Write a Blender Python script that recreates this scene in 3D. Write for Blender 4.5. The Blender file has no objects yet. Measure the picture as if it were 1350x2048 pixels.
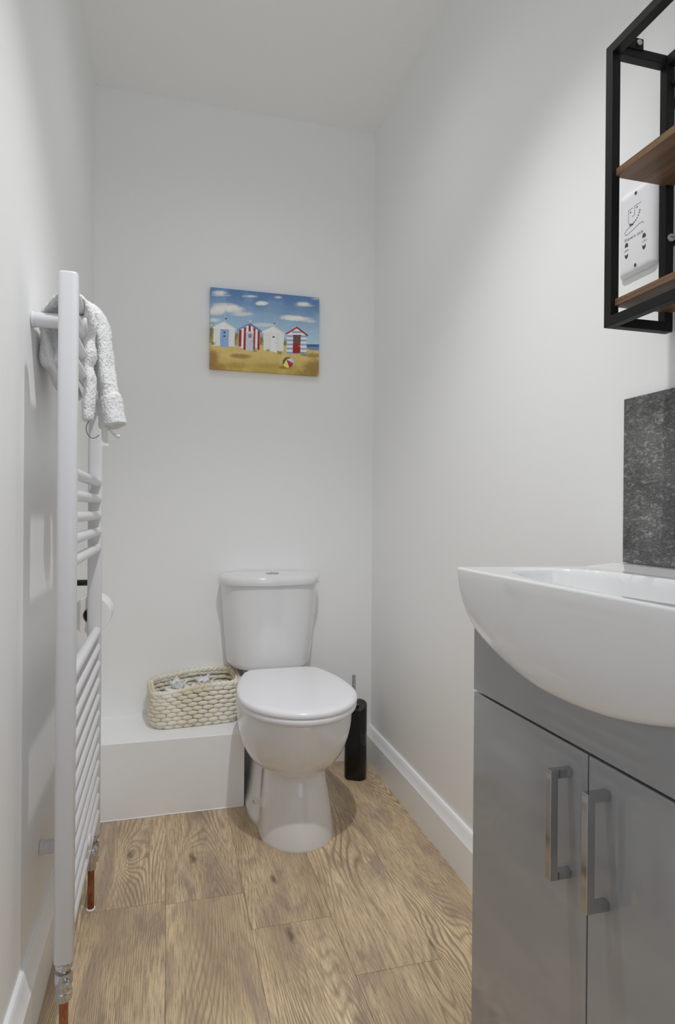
import bpy, bmesh, math, random
import numpy as np
from mathutils import Vector, Matrix, noise as mnoise

SC = bpy.context.scene
COL = SC.collection
rnd = random.Random(7)

# ------------------------------------------------------------------ camera
F_PX, YAW, PITCH, ROLL = 1251.7, .266363, -.0018122, .0080253
cy, sy = math.cos(YAW), math.sin(YAW)
Fv = Vector((sy, cy, 0)); Rv = Vector((cy, -sy, 0)); Uv = Vector((0, 0, 1))
F2 = Fv*math.cos(PITCH) + Uv*math.sin(PITCH); U2 = -Fv*math.sin(PITCH) + Uv*math.cos(PITCH)
R2 = Rv*math.cos(ROLL) + U2*math.sin(ROLL); U3 = -Rv*math.sin(ROLL) + U2*math.cos(ROLL)
cd = bpy.data.cameras.new('camera'); cam = bpy.data.objects.new('camera', cd); COL.objects.link(cam)
cd.sensor_fit = 'VERTICAL'; cd.sensor_height = 36; cd.lens = F_PX/2048*36; cd.clip_start = .02; cd.clip_end = 50
M = Matrix((R2, U3, -F2)).transposed().to_4x4(); M.translation = Vector((0, 0, .97)); cam.matrix_world = M
SC.camera = cam

# ------------------------------------------------------------------ world, lights, exposure
SC.view_settings.view_transform = 'Standard'; SC.view_settings.look = 'None'
SC.view_settings.gamma = 1; SC.view_settings.use_curve_mapping = False
SC.view_settings.exposure = 0.03
SC.cycles.max_bounces = 24; SC.cycles.diffuse_bounces = 16; SC.cycles.glossy_bounces = 6; SC.cycles.caustics_reflective = False; SC.cycles.sample_clamp_indirect = 4
W = bpy.data.worlds.new('world'); SC.world = W; W.use_nodes = True
W.node_tree.nodes['Background'].inputs[0].default_value = (.80, .86, 1, 1)
W.node_tree.nodes['Background'].inputs[1].default_value = .35

def lamp(name, kind, loc, energy, color, size=.03, aim=None, sy_=None, spot=None, blend=.5):
    l = bpy.data.lights.new(name, kind); l.energy = energy; l.color = color
    o = bpy.data.objects.new(name, l); COL.objects.link(o); o.location = loc
    if kind == 'AREA':
        l.shape = 'RECTANGLE'; l.size = size; l.size_y = sy_ or size
    else:
        l.shadow_soft_size = size
    if spot: l.spot_size = math.radians(spot); l.spot_blend = blend
    if aim is not None:
        o.rotation_euler = (Vector(aim)-Vector(loc)).to_track_quat('-Z', 'Y').to_euler()
    return o
# recessed downlight in the ceiling (just above the top of the frame), an added fill spot, and daylight through the open doorway
lamp('downlight_and_fill', 'SPOT', (.25, .82, 2.43), 64.0, (.985, .992, 1), .020, (.28, 1.40, 0), spot=84, blend=1)
lamp('downlight_and_fill', 'SPOT', (.27, 1.60, 2.43), 6.5, (.985, .992, 1), .09, (.27, 1.75, 0), spot=150, blend=1)  # added soft fill, no fitting of its own; brightens the far end
lamp('doorway_daylight', 'AREA', (.25, -.58, 1.25), 4.4, (.88, .93, 1), .8, (.25, 2, 1.1), sy_=1.9)

# ------------------------------------------------------------------ helpers
def srgb(*c):
    return tuple((x/255/12.92 if x/255 <= .04045 else ((x/255+.055)/1.055)**2.4) for x in c) + (1,)

def mat(name, col=(.8, .8, .8), rough=.5, metal=0, **kw):
    m = bpy.data.materials.new(name); m.use_nodes = True
    b = m.node_tree.nodes['Principled BSDF']
    b.inputs['Base Color'].default_value = tuple(col)[:3] + (1,)
    b.inputs['Roughness'].default_value = rough; b.inputs['Metallic'].default_value = metal
    for k, v in kw.items(): b.inputs[k].default_value = v
    return m

class NT:
    def __init__(s, m): s.t = m.node_tree; s.b = s.t.nodes['Principled BSDF']
    def n(s, typ, **kw):
        x = s.t.nodes.new(typ)
        for k, v in kw.items():
            if k.startswith('i_'):
                k = k[2:]; k = int(k) if k.isdigit() else k
                if hasattr(v, 'links') or isinstance(v, bpy.types.NodeSocket): s.t.links.new(v, x.inputs[k])
                else: x.inputs[k].default_value = v
            else: setattr(x, k, v)
        return x
    def math(s, op, a, b=0.0, c=None, clamp=False):
        x = s.t.nodes.new('ShaderNodeMath'); x.operation = op; x.use_clamp = clamp
        for i, v in enumerate((a, b) if c is None else (a, b, c)):
            if isinstance(v, bpy.types.NodeSocket): s.t.links.new(v, x.inputs[i])
            else: x.inputs[i].default_value = v
        return x.outputs[0]
    def link(s, a, b): s.t.links.new(a, b)
    def ramp(s, fac, stops):
        r = s.t.nodes.new('ShaderNodeValToRGB'); s.t.links.new(fac, r.inputs[0])
        e = r.color_ramp.elements
        while len(e) < len(stops): e.new(.5)
        for i, (p, c) in enumerate(stops): e[i].position = p; e[i].color = c if len(c) == 4 else tuple(c)+(1,)
        return r.outputs[0]
    def mix(s, f, a, b, mode='MIX'):
        x = s.t.nodes.new('ShaderNodeMix'); x.data_type = 'RGBA'; x.blend_type = mode
        for k, v in ((0, f), (6, a), (7, b)):
            if isinstance(v, bpy.types.NodeSocket): s.t.links.new(v, x.inputs[k])
            else: x.inputs[k].default_value = v
        return x.outputs[2]
    def bump(s, h, strength=.2, dist=.001):
        x = s.n('ShaderNodeBump', i_Strength=strength, i_Distance=dist, i_Height=h)
        s.link(x.outputs[0], s.b.inputs['Normal'])
    def noise(s, scale, detail=4, rough=.5, vec=None, dist=0.0, sc=(1, 1, 1)):
        if vec is None: vec = s.n('ShaderNodeTexCoord').outputs['Object']
        mp = s.n('ShaderNodeMapping', i_Vector=vec, i_Scale=sc)
        x = s.n('ShaderNodeTexNoise', i_Vector=mp.outputs[0], i_Scale=scale, i_Detail=detail, i_Roughness=rough, i_Distortion=dist)
        return x.outputs[0]

def wpos(o):
    p = Vector((0, 0, 0))
    while o is not None: p += o.location; o = o.parent
    return p

def mk(name, verts, faces, material, parent=None, smooth=False, auto=None):
    off = wpos(parent) if parent else Vector((0, 0, 0))
    me = bpy.data.meshes.new(name)
    me.from_pydata([(v[0]-off.x, v[1]-off.y, v[2]-off.z) for v in verts], [], faces)
    o = bpy.data.objects.new(name, me); COL.objects.link(o)
    if parent: o.parent = parent
    mats = material if isinstance(material, (list, tuple)) else [material]
    for mm in mats: me.materials.append(mm)
    bm = bmesh.new(); bm.from_mesh(me); bmesh.ops.recalc_face_normals(bm, faces=bm.faces); bm.to_mesh(me); bm.free()
    if smooth:
        for p in me.polygons: p.use_smooth = True
        if auto is not None: me.set_sharp_from_angle(angle=math.radians(auto))
    return o

class MB:
    """collects shapes into one mesh"""
    def __init__(s): s.v = []; s.f = []
    def add(s, v, f):
        k = len(s.v); s.v += [tuple(p) for p in v]; s.f += [tuple(i+k for i in q) for q in f]; return s
    def box(s, x0, x1, y0, y1, z0, z1):
        return s.add([(x, y, z) for z in (z0, z1) for y in (y0, y1) for x in (x0, x1)],
                     [(0, 2, 3, 1), (4, 5, 7, 6), (0, 1, 5, 4), (2, 6, 7, 3), (0, 4, 6, 2), (1, 3, 7, 5)])
    def loft(s, rings, cap=True, closed=True):
        n = len(rings[0]); v = [p for r in rings for p in r]; f = []
        for i in range(len(rings)-1):
            for j in range(n if closed else n-1):
                a = i*n+j; b = i*n+(j+1) % n
                f.append((a, b, b+n, a+n))
        if cap: f.append(tuple(range(n))[::-1]); f.append(tuple(range((len(rings)-1)*n, len(rings)*n)))
        return s.add(v, f)
    def cyl(s, a, b, r, n=24, r2=None):
        a = Vector(a); b = Vector(b); d = (b-a).normalized(); u = d.orthogonal().normalized(); w = d.cross(u)
        r2 = r if r2 is None else r2
        R = [[p + (u*math.cos(2*math.pi*k/n) + w*math.sin(2*math.pi*k/n))*q for k in range(n)] for p, q in ((a, r), (b, r2))]
        return s.loft(R)
    def rod(s, a, b, r, n=24, e=.002):
        """cylinder with softened ends"""
        a = Vector(a); b = Vector(b); d = (b-a).normalized(); u = d.orthogonal().normalized(); w = d.cross(u)
        R = [[p + (u*math.cos(2*math.pi*k/n) + w*math.sin(2*math.pi*k/n))*q for k in range(n)]
             for p, q in ((a, r-e), (a+d*e*.3, r-e*.3), (a+d*e, r), (b-d*e, r), (b-d*e*.3, r-e*.3), (b, r-e))]
        return s.loft(R)
    def tube(s, pts, rad, n=12, up=(0, 1, 0)):
        P = [Vector(p) for p in pts]; rings = []
        for i, p in enumerate(P):
            d = (P[min(i+1, len(P)-1)]-P[max(i-1, 0)]).normalized()
            u = d.cross(Vector(up))
            u = u.normalized() if u.length > 1e-4 else d.orthogonal().normalized()
            w = d.cross(u).normalized()
            r = rad[i] if isinstance(rad, (list, tuple)) else rad
            ra, rb = r if isinstance(r, (list, tuple)) else (r, r)
            rings.append([p + u*math.cos(2*math.pi*k/n)*ra + w*math.sin(2*math.pi*k/n)*rb for k in range(n)])
        return s.loft(rings)
    def build(s, name, m, parent=None, smooth=False, auto=None, bevel=None, seg=2):
        o = mk(name, s.v, s.f, m, parent, smooth, auto)
        if bevel:
            b = o.modifiers.new('bevel', 'BEVEL'); b.width = bevel; b.segments = seg; b.limit_method = 'ANGLE'; b.angle_limit = math.radians(40)
            b.harden_normals = True
            for p in o.data.polygons: p.use_smooth = True
            if auto is None: o.data.set_sharp_from_angle(angle=math.radians(60))
        return o

def bez(pts, n):
    """Catmull-Rom through tuples of any length"""
    P = np.array(pts, float); out = []
    Q = np.vstack([2*P[0]-P[1], P, 2*P[-1]-P[-2]])
    m = len(P)-1
    for i in range(n):
        t = i/(n-1)*m; k = min(int(t), m-1); t -= k
        a, b, c, d = Q[k:k+4]
        out.append(tuple(.5*((2*b)+(-a+c)*t+(2*a-5*b+4*c-d)*t*t+(-a+3*b-3*c+d)*t**3)))
    return out

def thing(name, loc, label, cat, group=None):
    o = bpy.data.objects.new(name, None); COL.objects.link(o); o.location = loc; o.empty_display_size = .05
    return tag(o, label, cat, group)
def tag(o, label, cat, group=None):
    o['label'] = label; o['category'] = cat
    if group: o['group'] = group
    return o
def structure(o): o['kind'] = 'structure'; return o

# ------------------------------------------------------------------ materials
wall_m = mat('painted_plaster', (.885, .888, .882), .55)
t = NT(wall_m); t.bump(t.noise(260, 3, .6), .035, .0006)
ceil_m = mat('ceiling_paint', (.90, .897, .88), .8)
skirt_m = mat('skirting_gloss', (.91, .93, .95), .28)
trim_m = mat('boxing_paint', (.89, .90, .91), .45)
t = NT(trim_m); t.bump(t.noise(40, 4, .6), .12, .001)
cer_m = mat('ceramic', (.76, .76, .765), .10, **{'Coat Weight': .5, 'Coat Roughness': .03})
plast_m = mat('seat_plastic', (.84, .84, .87), .20)
rad_m = mat('radiator_enamel', (.68, .68, .70), .30)
chrome_m = mat('chrome', (.56, .56, .57), .07, 1)
satin_m = mat('satin_steel', (.55, .53, .50), .3, 1)
black_m = mat('black_plastic', (.006, .005, .006), .14)
bmetal_m = mat('black_powder_coat', (.0065, .006, .006), .55, **{'Specular IOR Level': .3})
copper_m = mat('copper_pipe', (.45, .19, .10), .35, .85)
t = NT(copper_m); t.link(t.ramp(t.noise(60, 5, .7, sc=(1, 1, .25)), [(.3, (.10, .035, .02)), (.55, (.42, .17, .09)), (.75, (.62, .30, .17))]), t.b.inputs['Base Color'])
grey_m = mat('grey_gloss', (.290, .294, .304), .08, **{'Coat Weight': .5, 'Coat Roughness': .05})
t = NT(grey_m); t.bump(t.noise(7, 2, .5), .03, .002)
carc_m = mat('white_carcass', (.75, .75, .74), .5)
dark_m = mat('dark_gap', (.035, .025, .018), .7)
ink_m = mat('grey_print', (.09, .09, .10), .5)
hole_m = mat('socket_hole', (.05, .05, .045), .6)
screw_m = mat('screw_white', (.55, .53, .50), .4)
rope_m = mat('cotton_rope', (.80, .76, .66), .85)
t = NT(rope_m); c = t.noise(9, 3, .5); t.link(t.ramp(c, [(.35, (.72, .65, .50)), (.6, (.86, .83, .73))]), t.b.inputs['Base Color']); t.bump(t.noise(900, 2, .6), .5, .001)
paper_m = mat('tissue_paper', (.86, .86, .86), .9)
t = NT(paper_m); t.bump(t.noise(500, 2, .6), .3, .0005)
card_m = mat('cardboard', (.35, .29, .22), .9)
towel_m = mat('terry_cotton', (.86, .86, .86), .95, **{'Sheen Weight': .3})
t = NT(towel_m); t.bump(t.noise(420, 3, .7), .9, .002)

# oak-effect planks: contour lines of stretched noise give the cathedral grain
oak_m = mat('oak_planks', (.3, .25, .2), .42)
t = NT(oak_m)
uv = t.n('ShaderNodeUVMap', uv_map='plank').outputs[0]
at_ = t.n('ShaderNodeAttribute', attribute_name='tone').outputs['Fac']
g1 = t.noise(1, 2.0, .42, uv, .12, (3.6, .42, 1))
sepx = t.n('ShaderNodeSeparateXYZ', i_Vector=uv).outputs[0]
rings = t.math('ADD', t.math('MULTIPLY', g1, 96), t.math('MULTIPLY', sepx, 160))
wv = t.n('ShaderNodeVectorMath', operation='ADD', i_0=uv, i_1=t.n('ShaderNodeVectorMath', operation='SCALE', i_0=t.n('ShaderNodeTexNoise', i_Vector=uv, i_Scale=14.0, i_Detail=2.0).outputs['Color'], i_Scale=.035).outputs[0]).outputs[0]
vo = t.n('ShaderNodeTexVoronoi', voronoi_dimensions='2D', i_Vector=t.n('ShaderNodeMapping', i_Vector=wv, i_Scale=(4.4, 1.5, 1)).outputs[0], i_Scale=1.0, i_Randomness=1.0)
csep = t.n('ShaderNodeSeparateXYZ', i_Vector=vo.outputs['Color']).outputs[0]
ksel = t.math('GREATER_THAN', csep, .45)
kd = t.math('MULTIPLY', t.math('SUBTRACT', 1.0, t.math('MULTIPLY', vo.outputs['Distance'], 4.2), clamp=True), ksel)
rings = t.math('ADD', rings, t.math('MULTIPLY', t.math('POWER', kd, 1.6), 5))
fr = t.math('PINGPONG', rings, .5)
line = t.ramp(fr, [(.0, (1, 1, 1)), (.10, (.75, .75, .75)), (.26, (.12, .12, .12)), (.45, (0, 0, 0))])
gmask = t.ramp(t.noise(1, 2, .5, uv, 0, (8, 1.6, 1)), [(.40, (.10, .10, .10)), (.64, (1, 1, 1))])
fine = t.noise(1, 5, .7, uv, .15, (330, 14, 1))
pores = t.ramp(t.noise(1, 3, .6, uv, .3, (700, 34, 1)), [(.55, (0, 0, 0)), (.70, (1, 1, 1))])
broad = t.noise(1, 3, .55, uv, .4, (7, 1.6, 1))
patch = t.noise(1, 5, .62, uv, .7, (13, 3.4, 1))
crack = t.noise(1, 3, .5, uv, .2, (22, 1.3, 1))
base = t.ramp(broad, [(.28, (.215, .165, .110)), (.50, (.345, .268, .176)), (.72, (.425, .338, .226))])
base = t.mix(t.ramp(patch, [(.49, (0, 0, 0)), (.64, (.85, .85, .85))]), base, (.190, .145, .116, 1))
base = t.mix(t.math('MULTIPLY', t.math('MULTIPLY', line, gmask), .80), base, (.100, .070, .042, 1))
base = t.mix(t.ramp(fine, [(.38, (.85, .85, .85)), (.54, (0, 0, 0))]), base, (.150, .112, .074, 1))
base = t.mix(t.math('MULTIPLY', pores, .45), base, (.15, .112, .075, 1))
base = t.mix(t.ramp(crack, [(.735, (0, 0, 0)), (.76, (.85, .85, .85))]), base, (.055, .036, .022, 1))
# a few knots
kn = t.ramp(vo.outputs['Distance'], [(.012, (1, 1, 1)), (.045, (0, 0, 0))])
base = t.mix(t.math('MULTIPLY', t.math('MULTIPLY', kn, ksel), .85), base, (.07, .045, .03, 1))
hs = t.n('ShaderNodeHueSaturation', i_Color=base, i_Value=t.math('ADD', t.math('MULTIPLY', at_, .40), 1.90), i_Saturation=1.05)
t.link(hs.outputs[0], t.b.inputs['Base Color'])
t.bump(t.math('SUBTRACT', fine, t.math('MULTIPLY', line, .6)), .25, .0006)

slate_m = mat('slate_effect', (.1, .1, .1), .45)
t = NT(slate_m)
n1 = t.noise(1, 8, .8, None, .6, (1, 42, 95)); n2 = t.noise(1, 4, .6, None, .4, (1, 9, 13)); n3 = t.noise(1, 3, .7, None, .3, (1, 210, 420))
rdg = t.math('SUBTRACT', 1.0, t.math('MULTIPLY', t.math('ABSOLUTE', t.math('SUBTRACT', n1, .5)), 7.0), clamp=True)
h = t.math('ADD', t.math('MULTIPLY', rdg, .30), t.math('ADD', t.math('MULTIPLY', n2, .45), t.math('MULTIPLY', n3, .45)))
t.link(t.ramp(h, [(.38, (.46, .46, .455)), (.50, (.27, .269, .266)), (.63, (.155, .154, .152)), (.82, (.040, .040, .039))]), t.b.inputs['Base Color'])
t.bump(h, .5, .002)

walnut_m = mat('walnut_board', (.12, .07, .035), .45)
t = NT(walnut_m)
w1 = t.noise(1, 4, .6, None, .6, (40, 3, 260)); w2 = t.noise(1, 3, .6, None, .3, (320, 12, 320))
t.link(t.mix(t.math('MULTIPLY', w2, .5), t.ramp(w1, [(.35, (.11, .060, .032)), (.6, (.26, .145, .068))]), (.07, .038, .021, 1)), t.b.inputs['Base Color'])

# ------------------------------------------------------------------ the room
XL, XR, YB, YF, ZC = -.250, .779, 2.335, -.60, 2.447
T = .10
structure(MB().box(XL-T, XL, YF-T, YB+T, 0, ZC).build('wall_left', wall_m))
structure(MB().box(XR, XR+T, YF-T, YB+T, 0, ZC).build('wall_right', wall_m))
structure(MB().box(XL, XR, YB, YB+T, 0, ZC).build('wall_back', wall_m))
# wall behind the camera, open doorway in it
DX0, DX1, DZ = -.15, .65, 2.05
structure(MB().box(XL, DX0, YF-T, YF, 0, ZC).box(DX1, XR, YF-T, YF, 0, ZC).box(DX0, DX1, YF-T, YF, DZ, ZC).build('wall_front', wall_m))
structure(MB().box(XL-T, XR+T, YF-T, YB+T, ZC, ZC+T).build('ceiling', ceil_m))

# plank floor, joints where the photo shows them
PW = .1915; X0 = .0045
joints = {-2: [1.53, .3], -1: [1.602, .35], 0: [1.589, .28], 1: [1.445, .1], 2: [1.247, -.1], 3: [.7], 4: [1.2, .1]}
fv, ff, uvs, tones = [], [], [], []
tone_of = {(-1, 1): .35, (0, 1): .05, (-1, 0): .42, (0, 0): .85, (1, 1): .3, (1, 0): .8, (2, 1): .55, (2, 0): .25, (3, 0): .5, (3, 1): .5}
G = .00035
for c_ in range(-2, 5):
    xa, xb = max(X0+c_*PW, XL-.02), min(X0+(c_+1)*PW, XR+.02)
    if xb <= xa: continue
    js = sorted(joints[c_]); ys = [YF-T-.02] + js + [YB+.02]
    for k in range(len(ys)-1):
        ya, yb = ys[k], ys[k+1]; i = len(fv)
        g = G
        fv += [(xa+g, ya+g, 0), (xb-g, ya+g, 0), (xb-g, yb-g, 0), (xa+g, yb-g, 0)]
        ff.append((i, i+1, i+2, i+3))
        ox, oy = rnd.uniform(0, 40), rnd.uniform(0, 40)
        fx = X0+c_*PW
        uvs += [(v[0]-fx+ox, v[1]+oy) for v in fv[-4:]]
        seg = len(ys)-2-k    # 0 = farthest
        key = (c_, 1 if seg == 0 else 0 if seg == 1 else 2)
        tones += [tone_of.get(key, rnd.random())]*4
i = len(fv)
fl = MB(); fl.add(fv, ff)
nf = len(ff)
fl.box(XL-.02, XR+.02, YF-T-.02, YB+.02, -.03, -.0008)
fo = fl.build('floor', [oak_m, dark_m]); structure(fo)
me = fo.data
for p in me.polygons:
    if p.index >= nf: p.material_index = 1
ul = me.uv_layers.new(name='plank'); ta = me.attributes.new('tone', 'FLOAT', 'POINT')
for p in me.polygons:
    for li in p.loop_indices:
        vi = me.loops[li].vertex_index
        if vi < len(uvs): ul.data[li].uv = uvs[vi]
for vi, tv in enumerate(tones): ta.data[vi].value = tv

def skirting(name, xw, sgn, y0, y1):
    prof = [(0, 0), (.022, 0), (.022, .100), (.019, .104), (.012, .122), (.0095, .130), (.007, .133), (0, .133)]
    R = [[(xw+sgn*a, y, z) for a, z in prof] for y in (y0, y1)]
    return structure(MB().loft(R).build(name, skirt_m, smooth=True, auto=25))
skirting('baseboard_right', XR, -1, YF, YB)
skirting('baseboard_left', XL, 1, YF, 2.056)
# boxed-in ledge below the back wall
BZ, BY, BX = .240, 2.056, .2515
structure(MB().box(XL, BX, BY, YB, 0, BZ).build('trim_1', trim_m, bevel=.002))
# ragged bead of sealant along the foot of the boxing
sv = MB(); rg = []
for k in range(46):
    x = XL+.022+(BX-XL-.022)*k/45; hgt = .004+.004*abs(mnoise.noise(Vector((x*40, 1, 0)))); d = .002+.0035*abs(mnoise.noise(Vector((x*55, 5, 3))))
    rg.append([(x, BY+.001, 0.0002), (x, BY-d, 0.0002), (x, BY-d*.4, hgt*.6), (x, BY+.001, hgt)])
structure(sv.loft(rg).build('trim_2', trim_m, smooth=True))

# ------------------------------------------------------------------ toilet
TX, CX = .379, .3650
toilet = thing('toilet', (TX, 2.0, 0), 'white close-coupled toilet with closed lid standing in front of the back wall', 'toilet')
def d_outline(yf, yb, w, cxx, ysp=.50, corner=.02, n=72, pw=2.0):
    """egg-shaped plan outline truncated straight at the back"""
    ym = yf+(yb-yf)*ysp; a_f = ym-yf; a_b = (yb-ym)*1.31
    pts = []
    m = n//2
    for k in range(m+1):                      # left side back to front, by angle
        # param t from 0(back) to 1(front)
        tt = k/m
        if tt < .45:
            y = yb-(yb-ym)*(tt/.45); x = w*math.sqrt(max(0, 1-((y-ym)/a_b)**2))
            e = (yb-y)
            if e < corner: x -= corner*(1-math.sqrt(max(0, 1-(1-e/corner)**2)))
        else:
            a = (tt-.45)/.55*math.pi/2
            y = ym-a_f*math.sin(a)**(2/pw if pw != 2 else 1); x = w*math.cos(a)**(2/pw if pw != 2 else 1)
        pts.append((x, y))
    left = [(cxx-x, y) for x, y in pts]; right = [(cxx+x, y) for x, y in pts[::-1][1:]]
    return left+right
def at_z(o, z): return [(x, y, z) for x, y in o]
def inset_rings(mkout, zs):
    return [at_z(mkout(i_), z) for z, i_ in zs]

# pan: bowl that narrows into a pedestal
secs = [  # z, y_front, y_back, half width, split
    (0.000, 1.730, 2.18, .112, .30), (0.010, 1.729, 2.18, .112, .30), (0.050, 1.735, 2.17, .107, .30), (0.100, 1.745, 2.16, .101, .32),
    (0.150, 1.756, 2.15, .096, .34), (0.185, 1.766, 2.14, .094, .36), (0.200, 1.765, 2.14, .098, .38), (0.207, 1.750, 2.14, .108, .40),
    (0.222, 1.722, 2.14, .125, .42), (0.245, 1.694, 2.14, .141, .45), (0.275, 1.669, 2.14, .155, .47), (0.310, 1.650, 2.14, .164, .48),
    (0.345, 1.637, 2.14, .169, .49), (0.378, 1.631, 2.14, .171, .50), (0.388, 1.631, 2.14, .171, .50), (0.396, 1.636, 2.13, .167, .50)]
fine_s = bez([(a, b, c, d, e) for a, b, c, d, e in secs], 64)
pan = MB().loft([at_z(d_outline(b, c, d, TX+.007*max(0, min(1, (.24-a)/.04)), e), a) for a, b, c, d, e in fine_s])
pan_o = pan.build('pan', cer_m, toilet, smooth=True, auto=50)
# rear of the pan: shelf that carries the cistern and the flared foot behind the pedestal
back_s = [(0.0, 2.00, .118), (.012, 2.0, .118), (.03, 2.02, .105), (.10, 2.04, .085), (.22, 2.05, .078), (.32, 2.05, .085), (.36, 2.04, .11), (.40, 2.04, .115)]
rings = []
for z, y0, w in bez(back_s, 26):
    r = []
    for k in range(40):
        a = 2*math.pi*k/40; c_, s_ = math.cos(a), math.sin(a)
        r.append((TX+w*math.copysign(abs(c_)**.5, c_), (y0+2.30)/2+(2.30-y0)/2*math.copysign(abs(s_)**.5, s_), z))
    rings.append(r)
MB().loft(rings).build('pan_rear', cer_m, toilet, smooth=True, auto=50)
# flared foot wing with the floor fixing
rings = []
for z, w, yf in bez([(0.0, .124, 1.885), (.012, .124, 1.885), (.03, .118, 1.90), (.08, .108, 1.93), (.15, .099, 1.97), (.20, .09, 2.0)], 14):
    r = []
    for k in range(40):
        a = 2*math.pi*k/40; c_, s_ = math.cos(a), math.sin(a)
        r.append((TX+w*math.copysign(abs(c_)**.55, c_), (yf+2.22)/2+(2.22-yf)/2*math.copysign(abs(s_)**.7, s_), z))
    rings.append(r)
MB().loft(rings).build('foot', cer_m, toilet, smooth=True, auto=50)
MB().rod((TX-.085, 1.975, .052), (TX-.1085, 1.968, .054), .0095, 20).build('bolt_cap', cer_m, toilet, smooth=True, auto=40)
MB().rod((TX-.1075, 1.968, .054), (TX-.1100, 1.967, .054), .0045, 16, .0006).build('bolt_head', satin_m, toilet, smooth=True, auto=40)
def seat_out(ins): return d_outline(1.613+ins, 2.105-ins*.6, .1735-ins, TX, .44, .022, 96)
MB().loft(inset_rings(seat_out, [(.398, .006), (.3995, .003), (.402, .001), (.408, .000), (.414, .001), (.4165, .004)])).build('seat', plast_m, toilet, smooth=True, auto=50)
MB().loft(inset_rings(lambda i_: seat_out(i_-.002), [(.4175, .005), (.4185, .0015), (.422, .000), (.428, .0005), (.432, .003), (.4345, .007), (.4358, .013), (.4366, .03), (.437, .07)])).build('lid', plast_m, toilet, smooth=True, auto=50)
for s_ in (-1, 1):
    MB().rod((TX+s_*.075-.02, 2.118, .412), (TX+s_*.075+.02, 2.118, .412), .012, 20).build('hinge', plast_m, toilet, smooth=True, auto=40)
# cistern
def cis_out(w, yf, cxx=CX, n=72, yb=YB-.003):
    """flat back, bowed front"""
    pts = []
    for k in range(n):
        a = math.pi*k/(n-1)
        c_, s_ = math.cos(a), math.sin(a)
        pts.append((cxx+w*math.copysign(abs(c_)**.62, c_)*1.0, None, s_))
    out = []
    ysd = yf+.062
    for x, _, s_ in pts:
        u = (x-cxx)/w
        y = yf+.046*u*u+.075*(abs(u)**9)
        out.append((x, y))
    return out+[(cxx-w+.014, yb), (cxx+w-.014, yb)]
rg = []
for z, w, yf in bez([(.406, .128, 2.185), (.410, .140, 2.170), (.420, .149, 2.162), (.44, .1535, 2.158), (.56, .165, 2.153), (.66, .173, 2.150), (.706, .176, 2.149)], 26):
    rg.append(at_z(cis_out(w, yf), z))
cis = MB().loft(rg).build('cistern', cer_m, toilet, smooth=True, auto=50)
rg = [at_z(cis_out(.1765+o_, 2.146-o_+max(0, -o_)*.0), z) for z, o_ in ((.7068, .002), (.7078, .0065), (.7105, .008), (.724, .008), (.732, .0065), (.7365, .003), (.7400, -.004), (.7425, -.018), (.7440, -.045), (.7450, -.09))]
rg = [[(x, min(y, YB-.003), z) for x, y, z in r] for r in rg]
lid_o = MB().loft(rg).build('cistern_lid', cer_m, toilet, smooth=True, auto=50)
fb = MB().rod((CX+.001, 2.222, .7430), (CX+.001, 2.222, .7475), .0235, 40, .0012).build('flush_button', chrome_m, toilet, smooth=True, auto=40)
MB().box(CX+.0002, CX+.0018, 2.200, 2.244, .7473, .7477).build('button_split', dark_m, fb)
# waste pipe stub behind
MB().cyl((TX, 2.27, .19), (TX, YB-.002, .19), .055, 32).build('waste_pipe', plast_m, toilet, smooth=True, auto=40)

# ------------------------------------------------------------------ towel radiator
RX, Y1, Y2 = -.1705, 1.199, 1.650
rad = thing('towel_radiator', (RX, 1.41, .1), 'tall white ladder towel radiator mounted on the left wall', 'radiator')
def upright(yc):
    wx, wy, r = .0165, .0150, .0085
    o = []
    for k in range(32):
        a = 2*math.pi*k/32; c_, s_ = math.cos(a), math.sin(a)
        o.append((RX+wx*math.copysign(abs(c_)**.55, c_), yc+wy*math.copysign(abs(s_)**.55, s_)))
    def sc(f): return [(RX+(x-RX)*f, yc+(y-yc)*f) for x, y in o]
    z0, z1 = .166, 1.388
    rr = [(z0, .86), (z0+.0008, .94), (z0+.003, 1), (z1-.004, 1), (z1-.0012, .95), (z1, .84)]
    return MB().loft([at_z(sc(f), z) for z, f in rr])
for yc in (Y1, Y2): upright(yc).build('upright', rad_m, rad, smooth=True, auto=50)
barz = [.97+(z_-.97)*1.0185 for z_ in ([1.348, 1.309, 1.270, 1.231] + [1.0335-.0393*k for k in range(5)] + [.675-.0399*k for k in range(12)])]
b0 = MB().cyl((-.1650, Y1+.010, barz[0]), (-.1650, Y2-.010, barz[0]), .0108, 28).build('bar', rad_m, rad, smooth=True, auto=50)
for z in barz[1:]:
    b = b0.copy(); COL.objects.link(b); b.parent = rad; b.location = (0, 0, z-barz[0])
for yc, zb in ((1.298, 1.3285), (1.52, 1.3285), (1.42, .263)):
    w_ = MB().rod((XL+.001, yc, zb), (-.158, yc, zb), .0142, 32, .0015)
    w_.rod((XL+.0005, yc, zb), (XL+.007, yc, zb), .0152, 32, .0008)
    br = w_.build('wall_bracket', rad_m, rad, smooth=True, auto=40)
    MB().rod((-.1585, yc, zb), (-.150, yc, zb), .0162, 32, .003).build('bracket_cap', rad_m, br, smooth=True, auto=40)
MB().rod((RX, Y1, 1.387), (RX, Y1, 1.3905), .006, 20, .001).build('vent_plug', chrome_m, rad, smooth=True, auto=40)
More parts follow.
